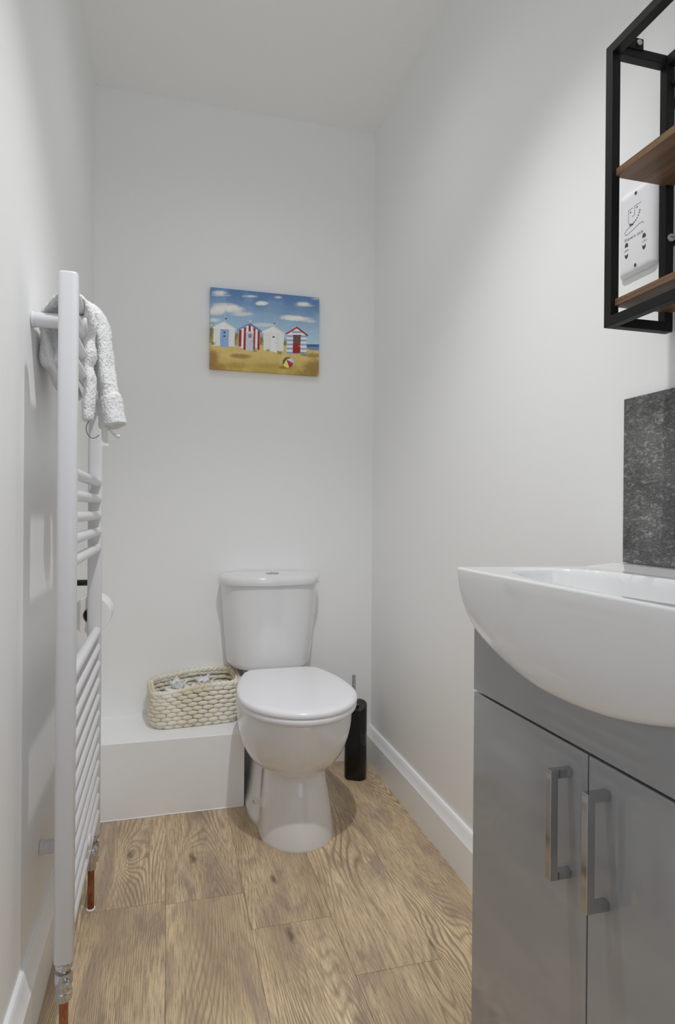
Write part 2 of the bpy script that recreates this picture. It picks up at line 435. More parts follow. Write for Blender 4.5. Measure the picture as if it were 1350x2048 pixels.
for yc in (Y1, Y2):
    v = MB()
    prof = [(.166, .0135), (.163, .0145), (.156, .0145), (.1545, .011), (.150, .011), (.149, .0155), (.128, .0155), (.126, .0125), (.114, .0125), (.113, .0140), (.106, .0145), (.099, .0135), (.0975, .010)]
    v.loft([[(RX+r*math.cos(2*math.pi*k/28), yc+r*math.sin(2*math.pi*k/28), z) for k in range(28)] for z, r in prof])
    vv = v.build('valve', chrome_m, rad, smooth=True, auto=30)
    MB().rod((RX+.004, yc-.006, .134), (RX+.008, yc-.024, .132), .0085, 24, .002).build('valve_cap', chrome_m, vv, smooth=True, auto=40)
    yp = yc if yc == Y1 else yc-.034
    cp = MB().cyl((RX, yp, -.002), (RX, yp, .100), .0078, 20)
    if yp != yc:
        MB().rod((RX, yc, .137), (RX, yp-.012, .137), .0125, 24, .002).rod((RX, yp, .140), (RX, yp, .098), .0115, 24, .002).build('elbow', chrome_m, rad, smooth=True, auto=40)
    cp.build('copper_pipe', copper_m, rad, smooth=True, auto=40)
    # collar of silicone where the pipe enters the floor
    MB().rod((RX, yp, .0), (RX, yp, .004), .0105, 20, .001).build('pipe_collar', trim_m, rad, smooth=True, auto=40)

# ------------------------------------------------------------------ towel over the top bars
towel = thing('hand_towel', (-.165, 1.39, 1.14), 'bunched white terry hand towel draped over the top of the radiator', 'towel')
tw = MB()
# nearer, narrower fold
A = bez([(-.200, 1.372, 1.225, .010, .030), (-.222, 1.370, 1.262, .013, .034), (-.232, 1.366, 1.315, .012, .036), (-.224, 1.350, 1.346, .012, .048), (-.202, 1.335, 1.366, .009, .058), (-.180, 1.325, 1.3765, .006, .060),
         (-.1585, 1.325, 1.370, .008, .056), (-.1505, 1.338, 1.340, .0115, .040), (-.1545, 1.347, 1.312, .0108, .028), (-.152, 1.348, 1.280, .0130, .028), (-.1555, 1.349, 1.255, .0098, .025), (-.152, 1.349, 1.235, .0118, .026), (-.1515, 1.349, 1.205, .0108, .026),
         (-.154, 1.349, 1.175, .0115, .027), (-.155, 1.349, 1.148, .0102, .026)], 70)
tw.tube([a[:3] for a in A], [(a[3], a[4]) for a in A], 20)
# broader fold behind it
Bf = bez([(-.192, 1.445, 1.205, .016, .05), (-.215, 1.440, 1.26, .018, .05), (-.230, 1.435, 1.31, .016, .05), (-.218, 1.43, 1.362, .016, .05), (-.190, 1.420, 1.386, .014, .05), (-.166, 1.415, 1.388, .015, .05),
          (-.143, 1.418, 1.366, .019, .048), (-.135, 1.420, 1.32, .0195, .045), (-.130, 1.420, 1.27, .020, .045), (-.126, 1.420, 1.236, .0215, .045), (-.123, 1.420, 1.228, .0200, .045), (-.121, 1.420, 1.210, .0205, .045),
          (-.119, 1.420, 1.203, .0255, .047), (-.117, 1.42, 1.18, .0262, .047), (-.114, 1.42, 1.158, .0275, .047), (-.113, 1.42, 1.150, .0285, .047), (-.112, 1.42, 1.146, .0245, .044)], 90)
tw.tube([a[:3] for a in Bf], [(a[3], a[4]) for a in Bf], 28)
# roll of cloth pushed against the wall behind the bars
Cf = bez([(-.212, 1.362, 1.345, .012, .022), (-.230, 1.362, 1.312, .009, .020), (-.2385, 1.362, 1.280, .0085, .018), (-.2325, 1.362, 1.262, .011, .022), (-.215, 1.364, 1.262, .013, .026), (-.205, 1.366, 1.285, .011, .026), (-.200, 1.368, 1.33, .011, .026)], 44)
tw.tube([a[:3] for a in Cf], [(a[3], a[4]) for a in Cf], 18)
Df = bez([(-.214, 1.40, 1.345, .018, .045), (-.216, 1.40, 1.29, .022, .05), (-.212, 1.40, 1.245, .022, .05), (-.202, 1.40, 1.212, .014, .045), (-.196, 1.40, 1.196, .008, .04)], 30)
tw.tube([a[:3] for a in Df], [(a[3], a[4]) for a in Df], 20)
to = tw.build('cloth', towel_m, towel, smooth=True)
rm = to.modifiers.new('remesh', 'REMESH'); rm.mode = 'VOXEL'; rm.voxel_size = .0016; rm.use_smooth_shade = True
sm = to.modifiers.new('smooth', 'SMOOTH'); sm.factor = .5; sm.iterations = 3
for nm, ns, st in (('lumps', .03, .005), ('fuzz', .0023, .0050)):
    tx = bpy.data.textures.new('cloth_'+nm, 'CLOUDS'); tx.noise_scale = ns; tx.noise_depth = 2
    dm = to.modifiers.new(nm, 'DISPLACE'); dm.texture = tx; dm.strength = st; dm.mid_level = .5; dm.texture_coords = 'LOCAL'
def strap(pts, w, th, name, m, parent):
    rings = []
    for i, p in enumerate(pts):
        rings.append([(p[0]+sx*w/2, p[1]+sy2*th/2, p[2]) for sx, sy2 in ((-1, -1), (1, -1), (1, 1), (-1, 1))])
    return MB().loft(rings).build(name, m, parent, smooth=True, auto=40)
linen_m = mat('woven_tape', (.70, .69, .66), .8)
strap(bez([(-.128, 1.395, 1.150), (-.127, 1.393, 1.130), (-.126, 1.392, 1.112), (-.1245, 1.391, 1.102)], 10), .013, .0015, 'care_label', linen_m, towel)
MB().tube(bez([(-.118, 1.40, 1.142), (-.112, 1.398, 1.131), (-.102, 1.397, 1.124), (-.097, 1.397, 1.123)], 12), [(.0022, .003)]*5+[(.0030, .0035)]*4+[(.0042, .004)]*3, 8).build('hanging_loop', linen_m, towel, smooth=True)
MB().tube(bez([(-.148, 1.350, 1.160), (-.1535, 1.349, 1.146), (-.1575, 1.349, 1.134), (-.1550, 1.349, 1.121), (-.147, 1.349, 1.113), (-.139, 1.35, 1.115), (-.133, 1.352, 1.120)], 28), .0008, 8).build('cord_loop', mat('grey_cord', (.09, .09, .09), .4), towel, smooth=True)

# ------------------------------------------------------------------ toilet roll and holder on the left wall
rc = (-.1945, 0, .6835)
hold = thing('toilet_roll_holder', (XL, 1.85, .765), 'black toilet roll holder on the left wall beyond the radiator', 'roll holder')
MB().rod((XL+.0005, 1.86, .765), (XL+.008, 1.86, .765), .026, 32).build('wall_plate', black_m, hold, smooth=True, auto=40)
MB().rod((XL+.004, 1.86, .765), (-.190, 1.86, .765), .0085, 20).tube([(-.195, 1.862, .765), (-.192, 1.855, .766), (-.192, 1.82, .766), (-.193, 1.788, .764), (-.194, 1.782, .757), (-.1945, 1.7815, .74), (-.1945, 1.7815, .72), (-.1945, 1.7815, .6855), (-.1945, 1.785, .677)], .0062, 14).build('arm', black_m, hold, smooth=True, auto=50)
MB().rod((-.1945, 1.776, .6815), (-.1945, 1.905, .6815), .0075, 20).build('spindle', black_m, hold, smooth=True, auto=40)
roll = thing('toilet_roll', (rc[0], 1.85, rc[2]-.052), 'white toilet roll hanging on the black holder by the left wall', 'toilet roll')
def annulus(y0, y1, ro, ri, cx_, cz, n=64):
    P = [(y0, ri), (y0, ro-.001), (y0+.001, ro), (y1-.001, ro), (y1, ro-.001), (y1, ri), (y0, ri)]
    return [[(cx_+r*math.cos(2*math.pi*k/n), y, cz+r*math.sin(2*math.pi*k/n)) for k in range(n)] for y, r in P]
rm_ = MB().loft(annulus(1.797, 1.897, .0505, .021, rc[0], rc[2]), cap=False)
rm_.build('paper', paper_m, roll, smooth=True, auto=40)
MB().loft(annulus(1.7968, 1.8972, .0212, .0195, rc[0], rc[2]), cap=False).build('core', card_m, roll, smooth=True, auto=40)
MB().tube([(rc[0]-.0508, 1.847, rc[2]), (rc[0]-.0515, 1.847, rc[2]-.03), (rc[0]-.050, 1.847, rc[2]-.055)], [(.0006, .048)]*3, 8).build('loose_sheet', paper_m, roll, smooth=True)

# ------------------------------------------------------------------ canvas picture
PX0, PX1, PZ0, PZ1 = .1475, .5535, 1.4835, 1.7785
PY = YB-.020
def painting(nx=420, nz=306, gain=1.72):
    U, V = np.meshgrid(np.linspace(0, 1, nx), np.linspace(0, 1, nz))
    X = (112+1108*U)*(1-V)+(130+1105*U)*V
    Y = (80+95*U)*(1-V)+(942+55*U)*V
    def lin(c): c = np.array(c)/255.; return np.where(c <= .04045, c/12.92, ((c+.055)/1.055)**2.4)
    rng = np.random.RandomState(3)
    def fbm(sx, sy_, seed):
        r = np.random.RandomState(seed); out = 0
        for o in range(4):
            gx, gy = int(sx*2**o)+2, int(sy_*2**o)+2
            g = r.rand(gy, gx); fx = U*(gx-1.001); fy = V*(gy-1.001)
            ix, iy = fx.astype(int), fy.astype(int); a, b = fx-ix, fy-iy; a = a*a*(3-2*a); b = b*b*(3-2*b)
            out = out + (g[iy, ix]*(1-a)*(1-b)+g[iy, ix+1]*a*(1-b)+g[iy+1, ix]*(1-a)*b+g[iy+1, ix+1]*a*b)*.5**o
        return out/1.875
    n1, n2 = fbm(8, 6, 1), fbm(30, 22, 2)
    img = np.zeros(X.shape+(3,))
    def comp(mask, col):
        nonlocal img
        c = lin(col) if not isinstance(col, np.ndarray) else col
        img = img*(1-mask[..., None])+c*mask[..., None]
    def ss(a, b, x): t_ = np.clip((x-a)/(b-a), 0, 1); return t_*t_*(3-2*t_)
    yy = Y-(X-120)*.08
    k = ss(60, 640, yy+60*(n1-.5))
    img = lin((72, 104, 146))*(1-k[..., None])+lin((152, 178, 190))*k[..., None]
    comp(ss(.35, .8, n1)*.35, (120, 150, 178))
    for cx_, cz, a, b, s_ in ((205, 138, 85, 26, .8), (215, 165, 110, 14, .5), (500, 170, 80, 15, .7), (790, 176, 45, 14, .6), (630, 240, 75, 24, .85), (620, 250, 60, 18, .6), (1050, 240, 85, 22, .8), (1060, 258, 110, 14, .5),
                              (250, 285, 150, 45, .8), (190, 330, 150, 50, .8), (330, 310, 140, 45, .8), (430, 360, 140, 28, .6), (930, 390, 130, 32, .8), (1010, 400, 150, 28, .7), (1130, 425, 80, 16, .5), (165, 430, 70, 25, .6), (650, 470, 130, 25, .5), (1190, 185, 60, 10, .5)):
        d = ((X-cx_)/a)**2+((Y-cz)/b)**2+.9*(n2-.5)+.5*(n1-.5)
        comp(s_*(1-ss(-.1, 1.25, d))*.95, (212, 206, 196))
    def poly(pts, col, soft=2.0, al=1.0):
        P = np.array(pts, float); inside = np.zeros(X.shape, bool); dist = np.full(X.shape, 1e9)
        for i in range(len(P)):
            a, b = P[i], P[(i+1) % len(P)]
            cond = ((a[1] > Y) != (b[1] > Y)) & (X < (b[0]-a[0])*(Y-a[1])/((b[1]-a[1]) or 1e-9)+a[0]); inside ^= cond
            d = b-a; t_ = np.clip(((X-a[0])*d[0]+(Y-a[1])*d[1])/(d@d), 0, 1)
            dist = np.minimum(dist, np.hypot(X-a[0]-t_*d[0], Y-a[1]-t_*d[1]))
        m_ = np.clip(np.where(inside, dist, -dist)/soft+.5, 0, 1)*al
        comp(m_, col); return m_
    def seg(a, b, w, col, al=1.0, soft=2.0):
        a = np.array(a, float); b = np.array(b, float); d = b-a
        t_ = np.clip(((X-a[0])*d[0]+(Y-a[1])*d[1])/(d@d), 0, 1)
        comp(np.clip((w/2-np.hypot(X-a[0]-t_*d[0], Y-a[1]-t_*d[1]))/soft+.5, 0, 1)*al, col)
    def rect(x0, y0, x1, y1, col, al=1.0): poly([(x0, y0), (x1, y0), (x1, y1), (x0, y1)], col, 2.0, al)
    def blob(cx_, cz, a, b, col, al=1.0, rag=.6, e=.35):
        d = np.hypot((X-cx_)/a, (Y-cz)/b)+rag*(n2-.5); comp(al*(1-ss(1-e, 1+e, d)), col)
    # sea, scrub
    rect(1090, 668, 1240, 760, (52, 82, 128)); rect(1090, 695, 1240, 760, (120, 140, 160), .55); rect(1090, 668, 1240, 676, (40, 60, 105))
    for cx_, cz, a, b in ((140, 600, 30, 110), (382, 620, 26, 75), (636, 660, 26, 75), (876, 690, 22, 65), (150, 700, 25, 40), (1000, 690, 30, 30)):
        blob(cx_, cz, a, b, (112, 110, 62), 1, 1.0); blob(cx_+4, cz+15, a*.6, b*.6, (160, 146, 78), .7, 1.6); blob(cx_-6, cz-20, a*.4, b*.5, (82, 84, 48), .6, 1.8)
    # sand
    base_y = 668+18*np.sin((X-120)/150.)+(X-120)*.045
    sand = ss(-6, 6, Y-base_y+8*(n2-.5))
    img = img*(1-sand[..., None])+(lin((178, 158, 96))*(1-ss(780, 960, Y)[..., None])+lin((158, 136, 66))*ss(780, 960, Y)[..., None])*sand[..., None]
    comp(sand*ss(.45, .8, n1)*.35, (196, 178, 116))
    for cx_, cz, a, b, al in ((430, 805, 90, 26, .75), (140, 820, 75, 80, .8), (150, 930, 110, 50, .7), (1190, 905, 120, 75, .75), (1180, 785, 90, 22, .7), (880, 918, 70, 16, .8), (390, 905, 130, 30, .4), (720, 900, 130, 22, .3), (1120, 980, 120, 40, .6)):
        blob(cx_, cz, a, b, (120, 88, 40), al, .5, .5)
    wh, wl = (206, 203, 196), (158, 158, 154)
    # hut one
    poly([(155, 512), (257, 450), (362, 520), (363, 706), (155, 700)], wh)
    for y in range(530, 700, 22): seg((157, y), (361, y+6), 3, wl, 1)
    rect(220, 525, 305, 712, (122, 148, 184)); rect(244, 528, 252, 710, (105, 132, 172), .7)
    for y in (558, 597): blob(262, y, 10, 10, (45, 45, 52), 1, 0, .12)
    seg((148, 512), (257, 447), 13, (200, 198, 192)); seg((257, 447), (378, 526), 13, (186, 184, 180))
    seg((262, 375), (262, 445), 3, (190, 190, 190)); poly([(262, 400), (290, 410), (262, 422)], (48, 52, 90))
    # hut two
    poly([(405, 530), (508, 465), (614, 540), (614, 742), (480, 745), (408, 705)], (206, 200, 196))
    for a, b in ((405, 430), (452, 475), (498, 521), (546, 568), (591, 614)):
        ya = 470+abs((a+b)/2-508)*.63; poly([(a, ya), (b, ya), (b, 742 if a > 440 else 706), (a, 735 if a > 440 else 704)], (138, 26, 34))
    rect(474, 548, 550, 746, (168, 172, 182)); rect(470, 543, 554, 553, (190, 190, 194))
    for x in (500, 516):
        for y in (572, 592): rect(x, y, x+13, y+16, (92, 30, 36))
    blob(537, 648, 4, 5, (30, 30, 34), 1, 0, .2)
    seg((396, 527), (508, 460), 17, (86, 122, 170)); seg((508, 460), (624, 540), 17, (70, 104, 150))
    seg((508, 425), (508, 462), 3, (200, 200, 200)); poly([(508, 425), (535, 430), (508, 443)], (190, 190, 170))
    # hut three
    poly([(650, 545), (755, 490), (860, 562), (858, 742), (655, 742)], wh)
    for y in range(560, 745, 20): seg((655, y), (856, y+5), 3, wl, 1)
    poly([(722, 565), (790, 568), (790, 762), (722, 745)], (212, 210, 204)); seg((722, 565), (722, 742), 3, wl); seg((790, 568), (790, 760), 3, wl)
    rect(742, 588, 765, 604, (50, 52, 56)); blob(781, 661, 4, 4, (30, 30, 30), 1, 0, .2)
    seg((640, 545), (755, 487), 13, (204, 202, 196)); seg((755, 487), (868, 562), 13, (180, 180, 176))
    seg((757, 440), (757, 490), 3, (200, 190, 190)); poly([(752, 445), (776, 453), (752, 462)], (110, 30, 44))
    # hut four
    poly([(890, 568), (992, 500), (1098, 572), (1098, 752), (890, 750)], (204, 206, 206))
    for k_, y in enumerate(range(530, 755, 44)):
        x0, x1 = (890, 1098) if y > 560 else (940, 1045)
        rect(x0, y, x1, y+21, (122, 144, 170))
    rect(955, 574, 1034, 765, (128, 26, 22)); rect(962, 580, 1027, 662, (86, 62, 60)); rect(950, 570, 1040, 578, (92, 20, 24))
    blob(1022, 686, 7, 4, (190, 180, 175), 1, 0, .2)
    seg((884, 560), (992, 492), 17, (150, 38, 42)); seg((992, 492), (1104, 574), 17, (128, 30, 34))
    # grass
    for cx_, cz, s_ in ((570, 755, 1.1), (822, 778, .9), (1070, 790, 1.3), (150, 690, .8), (700, 745, .5)):
        for k_ in range(16):
            a = rng.uniform(-1.1, 1.1); l = rng.uniform(22, 46)*s_
            seg((cx_+rng.uniform(-22, 22)*s_, cz), (cx_+math.sin(a)*l*1.1, cz-math.cos(a)*l), 3.4, (84, 104, 60) if k_ % 3 else (120, 130, 76), .85)
    # ball
    d = np.hypot(X-910, Y-863); ang = np.arctan2(Y-832, X-892); inside = np.clip((56-d)/2+.5, 0, 1)
    comp(inside, (150, 26, 34))
    comp(inside*((ang > 1.22) & (ang < 2.05)), (198, 190, 96)); comp(inside*((ang >= 2.05) | (ang < -2.6)), (34, 92, 52))
    comp(inside*((ang > -.35) & (ang < .62)), (180, 178, 196)); comp(inside*((ang > .45) & (ang < .62)), (90, 110, 160)); comp(inside*((ang > -2.6) & (ang < -1.6)), (60, 40, 50)*1)
    for x, y in ((725, 318), (1078, 430)):
        seg((x-22, y-2), (x, y+8), 4, (110, 120, 120), .8); seg((x, y+8), (x+20, y-8), 4, (110, 120, 120), .8)
    img *= (.93+.14*n2)[..., None]
    return np.clip(img*gain, 0, .95), nx, nz
img, nx, nz = painting()
vv = []; cc = []
for j in range(nz):
    z = PZ1-(PZ1-PZ0)*j/(nz-1)
    for i in range(nx): vv.append((PX0+(PX1-PX0)*i/(nx-1), PY, z))
cols = [tuple(c) for c in img.reshape(-1, 3)]
fc = [(j*nx+i, (j+1)*nx+i, (j+1)*nx+i+1, j*nx+i+1) for j in range(nz-1) for i in range(nx-1)]
border = [(0, i) for i in range(nx)] + [(j, nx-1) for j in range(1, nz)] + [(nz-1, i) for i in range(nx-2, -1, -1)] + [(j, 0) for j in range(nz-2, 0, -1)]
k0 = len(vv)
for j, i in border:
    x, y, z = vv[j*nx+i]; vv.append((x, YB-.0015, z)); cols.append(cols[j*nx+i])
nb = len(border)
for q in range(nb):
    a = border[q]; b = border[(q+1) % nb]
    fc.append((a[0]*nx+a[1], b[0]*nx+b[1], k0+(q+1) % nb, k0+q))
paint_m = mat('painted_canvas', (1, 1, 1), .6)
t = NT(paint_m); t.link(t.n('ShaderNodeVertexColor', layer_name='paint').outputs[0], t.b.inputs['Base Color']); t.bump(t.noise(900, 2, .5), .15, .0004)
pic = mk('canvas_picture', vv, fc, paint_m)
ca = pic.data.color_attributes.new('paint', 'FLOAT_COLOR', 'POINT')
ca.data.foreach_set('color', np.hstack([np.array(cols), np.ones((len(cols), 1))]).astype(np.float32).ravel())
tag(pic, 'small canvas painting of four striped beach huts on sand hanging on the back wall', 'picture')

# ------------------------------------------------------------------ rope basket with two wrapped rolls
bk_c = Vector((.0985, 2.2385, BZ)); bk_r = math.radians(4.5)
def bpos(u, v, z):
    return (bk_c.x+u*math.cos(bk_r)-v*math.sin(bk_r), bk_c.y+u*math.sin(bk_r)+v*math.cos(bk_r), BZ+z)
basket = MB()
def perim(s, hw, hd, r=.048):
    """rounded rectangle point, normal by arclength s in 0..1"""
    Ls = [2*(hw-r), math.pi/2*r, 2*(hd-r), math.pi/2*r]*2; tot = sum(Ls); d = (s % 1)*tot
    cs = [(-1, -1, 0), (1, -1, 1), (1, -1, 2), (1, 1, 3), (1, 1, 4), (-1, 1, 5), (-1, 1, 6), (-1, -1, 7)]
    segs = [((-(hw-r), -hd), (1, 0)), None, ((hw, -(hd-r)), (0, 1)), None, ((hw-r, hd), (-1, 0)), None, ((-hw, hd-r), (0, -1)), None]
    cen = {1: (hw-r, -(hd-r), -90), 3: (hw-r, hd-r, 0), 5: (-(hw-r), hd-r, 90), 7: (-(hw-r), -(hd-r), 180)}
    for k in range(8):
        if d <= Ls[k]:
            if k % 2 == 0:
                p, dr = segs[k]; return (p[0]+dr[0]*d, p[1]+dr[1]*d), dr, (dr[1], -dr[0])
            cx_, cy_, a0 = cen[k]; a = math.radians(a0)+d/r
            return (cx_+r*math.cos(a), cy_+r*math.sin(a)), (-math.sin(a), math.cos(a)), (math.cos(a), math.sin(a))
        d -= Ls[k]
    return perim(0, hw, hd, r)
NR, NS = 9, 25
def stitch(s, row, zc, ins, hw, hd, L, rr, tilt):
    p, tg, nm = perim(s, hw-ins, hd-ins)
    j = lambda a: rnd.uniform(-a, a)
    rings = []
    tt = Vector((tg[0], tg[1], tilt)).normalized(); nn = Vector((nm[0], nm[1], 0)); ww = tt.cross(nn).normalized()
    c0 = Vector((p[0], p[1], zc))+Vector((nm[0], nm[1], 0))*rnd.uniform(-.0010, .0010)
    for k in range(8):
        a = math.pi*(k+.001)/7.002; q = -math.cos(a); rad_ = rr*(math.sin(a)**.62)
        bend = -.0028*q*q
        cp = c0+tt*(q*L/2)+nn*(bend+.001)
        rings.append([bpos(*(cp+nn*(rad_*.85*math.cos(b))+ww*(rad_*math.sin(b)))) for b in [2*math.pi*m_/9 for m_ in range(9)]])
    basket.loft(rings)
HB = .124
for r in range(NR):
    f = (r+.5)/NR
    bul = .004*math.sin(math.pi*f)
    hw = .147+bul+.002*(f); hd = .084+bul*.5
    if r == 0: hw -= .006; hd -= .006
    z = .008+HB*r/NR
    for c_ in range(NS):
        s = (c_+.5*(r % 2)+rnd.uniform(-.04, .04))/NS
        (px_, py_), _, _ = perim(s, hw, hd)
        lift = (.004*math.sin(px_*22+1)+.016*max(0, min(1, (py_+.05)/.10))+.010*(px_/.15))*f*f
        stitch(s, r, z+lift, 0, hw, hd, .0375, .0078, rnd.uniform(-.06, .06))
        if r > 3: stitch(s+.5/NS, r, z+lift, .009, hw, hd, .036, .0072, rnd.uniform(-.12, .12))
# braided rim
for c_ in range(44):
    s = c_/44; f = 1
    (px_, py_), _, _ = perim(s, .1505, .0815)
    lift = .004*math.sin(px_*22+1)+.016*max(0, min(1, (py_+.05)/.10))+.010*(px_/.15)
    for kk, ins in ((0, -.001), (1, .009)):
        stitch(s+kk*.5/44, 99, HB+.004+lift, ins, .1505, .0825, .028, .0074, .42 if kk == 0 else -.42)
# woven bottom
bb = [bpos(perim(k/48, .138, .074)[0][0], perim(k/48, .138, .074)[0][1], z_) for z_ in (.002, .012) for k in range(48)]
basket.loft([bb[:48], bb[48:]])
bo = basket.build('storage_basket', rope_m, smooth=True)
bo.location = (0, 0, 0)
tag(bo, 'cream chunky rope basket standing on the white ledge beside the toilet', 'basket')

def wrapped_roll(u, v, label, seed, tilt):
    rr_ = random.Random(seed)
    cx_, cy_, _ = bpos(u, v, 0); z0 = BZ+.0125; hgt = .1065
    o = thing('toilet_roll', (cx_, cy_, z0), label, 'toilet roll', 'toilet rolls in the rope basket')
    n = 48
    P = [(0, .020), (0, .041), (.002, .043), (hgt-.004, .043), (hgt-.001, .041), (hgt, .037), (hgt-.001, .022), (hgt-.006, .020), (0, .020)]
    MB().loft([[(cx_+r_*math.cos(2*math.pi*k/n), cy_+r_*math.sin(2*math.pi*k/n), z0+z_) for k in range(n)] for z_, r_ in P], cap=False).build('paper', paper_m, o, smooth=True, auto=50)
    # loose end tucked into the core like petals
    m_ = MB()
    for k in range(7):
        a = 2*math.pi*k/7+rr_.uniform(-.2, .2); lean = rr_.uniform(.012, .030); hh = rr_.uniform(.024, .038); wd = rr_.uniform(.014, .020)
        rad0 = .012
        grid = []
        for i in range(7):
            ff_ = i/6
            wloc = wd*(1-.0*ff_)*(1 if ff_ < .6 else (1-(ff_-.6)/.4*.92))
            row = []
            for j in range(7):
                g_ = j/6*2-1
                rad_ = rad0+lean*ff_**1.5+.004*math.sin(3*g_+k)*ff_-.004*g_*g_
                x_ = math.cos(a)*rad_-math.sin(a)*wloc*g_; y_ = math.sin(a)*rad_+math.cos(a)*wloc*g_
                row.append((cx_+x_, cy_+y_, z0+hgt-.006+hh*ff_+.002*math.sin(5*g_+seed)))
            grid.append(row)
        v_ = [p for r_ in grid for p in r_]; f_ = [(i*7+j, i*7+j+1, i*7+j+8, i*7+j+7) for i in range(6) for j in range(6)]
        m_.add(v_, f_)
    po = m_.build('tucked_sheet', paper_m, o, smooth=True)
    sd = po.modifiers.new('thickness', 'SOLIDIFY'); sd.thickness = .0008; sd.offset = 0
    return o
wrapped_roll(-.058, -.014, 'white toilet roll with folded paper points, left of the two in the rope basket', 3, 0)
wrapped_roll(.030, -.008, 'white toilet roll with folded paper points, right of the two in the rope basket', 8, 0)

# ------------------------------------------------------------------ toilet brush
bx, by = .670, 2.180
brush = thing('toilet_brush', (bx, by, 0), 'slim black toilet brush holder with steel handle in the corner right of the toilet', 'toilet brush')
def facet(ro, n=40):
    o = []
    for k in range(n):
        a = 2*math.pi*k/n; x, y = ro*math.cos(a), ro*math.sin(a)
        # flat facet facing front-left
        nx_, ny_ = -.50, -.866; d = x*nx_+y*ny_; lim = ro*.80
        if d > lim: x -= nx_*(d-lim); y -= ny_*(d-lim)
        o.append((bx+x, by+y))
    return o
rg = [at_z(facet(r), z) for z, r in ((0, .0375), (.002, .040), (.006, .0405), (.255, .0405), (.260, .040), (.262, .0385))]
# sloping top
def slope(r, dz): return [(x, y, z+(y-by)*.25+(x-bx)*.25+dz) for x, y, z in r]
rg[3] = slope(rg[3], 0); rg[4] = slope(rg[4], 0); rg[5] = slope(rg[5], 0)
MB().loft(rg).build('holder', black_m, brush, smooth=True, auto=25)
MB().rod((bx-.008, by, .255), (bx-.008, by, .374), .0065, 20, .001).build('handle', satin_m, brush, smooth=True, auto=40)
MB().rod((bx-.004, by, .256), (bx-.004, by, .266), .017, 24, .003).build('handle_collar', black_m, brush, smooth=True, auto=40)

# ------------------------------------------------------------------ vanity cabinet
vr = math.radians(1.5); VO = Vector((.489, .932, 0))
def vp(p):   # local: x into the cabinet (towards the wall), y away from the far end (towards the camera), z up
    x, y, z = p; 
    return (VO.x+x*math.cos(vr)+y*math.sin(vr), VO.y+x*math.sin(vr)*.0-y*math.cos(vr), z)
van = thing('vanity_cabinet', (.62, .66, 0), 'gloss grey two-door vanity cabinet standing against the right wall', 'cabinet')
def vbox(name, m, x0, x1, y0, y1, z0, z1, parent, bevel=None):
    b = MB().box(x0, x1, y0, y1, z0, z1); b.v = [vp(p) for p in b.v]
    return b.build(name, m, parent, bevel=bevel)
VW = .548; DT = .018
b = MB()
D_ = .262
b.box(DT, D_, 0, .016, .0, .762).box(DT, D_, VW-.016, VW, .0, .798).box(DT, D_, .016, VW-.016, .12, .136).box(D_-.012, D_, .016, VW-.016, .136, .722).box(DT+.035, DT+.05, .016, VW-.016, 0, .12)
b.v = [vp(p) for p in b.v]; b.build('carcass', grey_m, van)
vbox('carcass_edge', carc_m, .0165, .0180, .0005, .0155, .66, .70, van)
def b_under(y):
    kn = [(.403, .866), (.408, .845), (.425, .813), (.45, .788), (.49, .763), (.53, .7495), (.58, .738), (.63, .7305), (.70, .7265), (.765, .729), (.825, .7405), (.872, .7535), (.918, .771), (.945, .793), (.96, .82)]
    for (a_, za), (b_, zb) in zip(kn, kn[1:]):
        if y <= b_: return za+(zb-za)*(y-a_)/(b_-a_)
    return .83
fr_ = []
for x_ in (0, DT-.001):
    bot = [(x_, VW*k/60, .6795) for k in range(61)]
    top = [(x_, VW*k/60, min(.80, b_under(max(.404, VO.y-VW*k/60))+.0035)) for k in range(60, -1, -1)]
    fr_.append([vp(p) for p in bot+top])
nq = 122
fm = MB(); fm.add([p for r in fr_ for p in r], [(i, (i+1) % nq, nq+(i+1) % nq, nq+i) for i in range(nq)] + [(k, k+1, nq-2-k, nq-1-k) for k in range(60)] + [(nq+nq-1-k, nq+nq-2-k, nq+k+1, nq+k) for k in range(60)])
fm.build('fascia', grey_m, van, smooth=True, auto=30)
SP = .2795
for k, (ya, yb) in enumerate(((0, SP-.0012), (SP+.0012, VW))):
    d = vbox('door', grey_m, 0, DT-.001, ya, yb, .125, .6755, van, .0012)
    hy = SP-.034 if k == 0 else SP+.034
    hz0, hz1 = .5555, .6890-.0
    h = MB(); s_ = .0105; z1, z0 = .6475, .5095
    out = [(.0005, z1), (-.031, z1), (-.031, z0), (.0005, z0), (.0005, z0+s_), (-.031+s_, z0+s_), (-.031+s_, z1-s_), (.0005, z1-s_)]
    n_ = len(out); hv = [(x, y_, z) for y_ in (hy-s_/2, hy+s_/2) for x, z in out]
    h.add(hv, [(i, (i+1) % n_, n_+(i+1) % n_, n_+i) for i in range(n_)] + [(0, 1, 6, 7), (1, 2, 5, 6), (2, 3, 4, 5)] + [(n_+7, n_+6, n_+1, n_), (n_+6, n_+5, n_+2, n_+1), (n_+5, n_+4, n_+3, n_+2)])
    h.v = [vp(p) for p in h.v]
    h.build('handle', chrome_m, d, bevel=.0006)

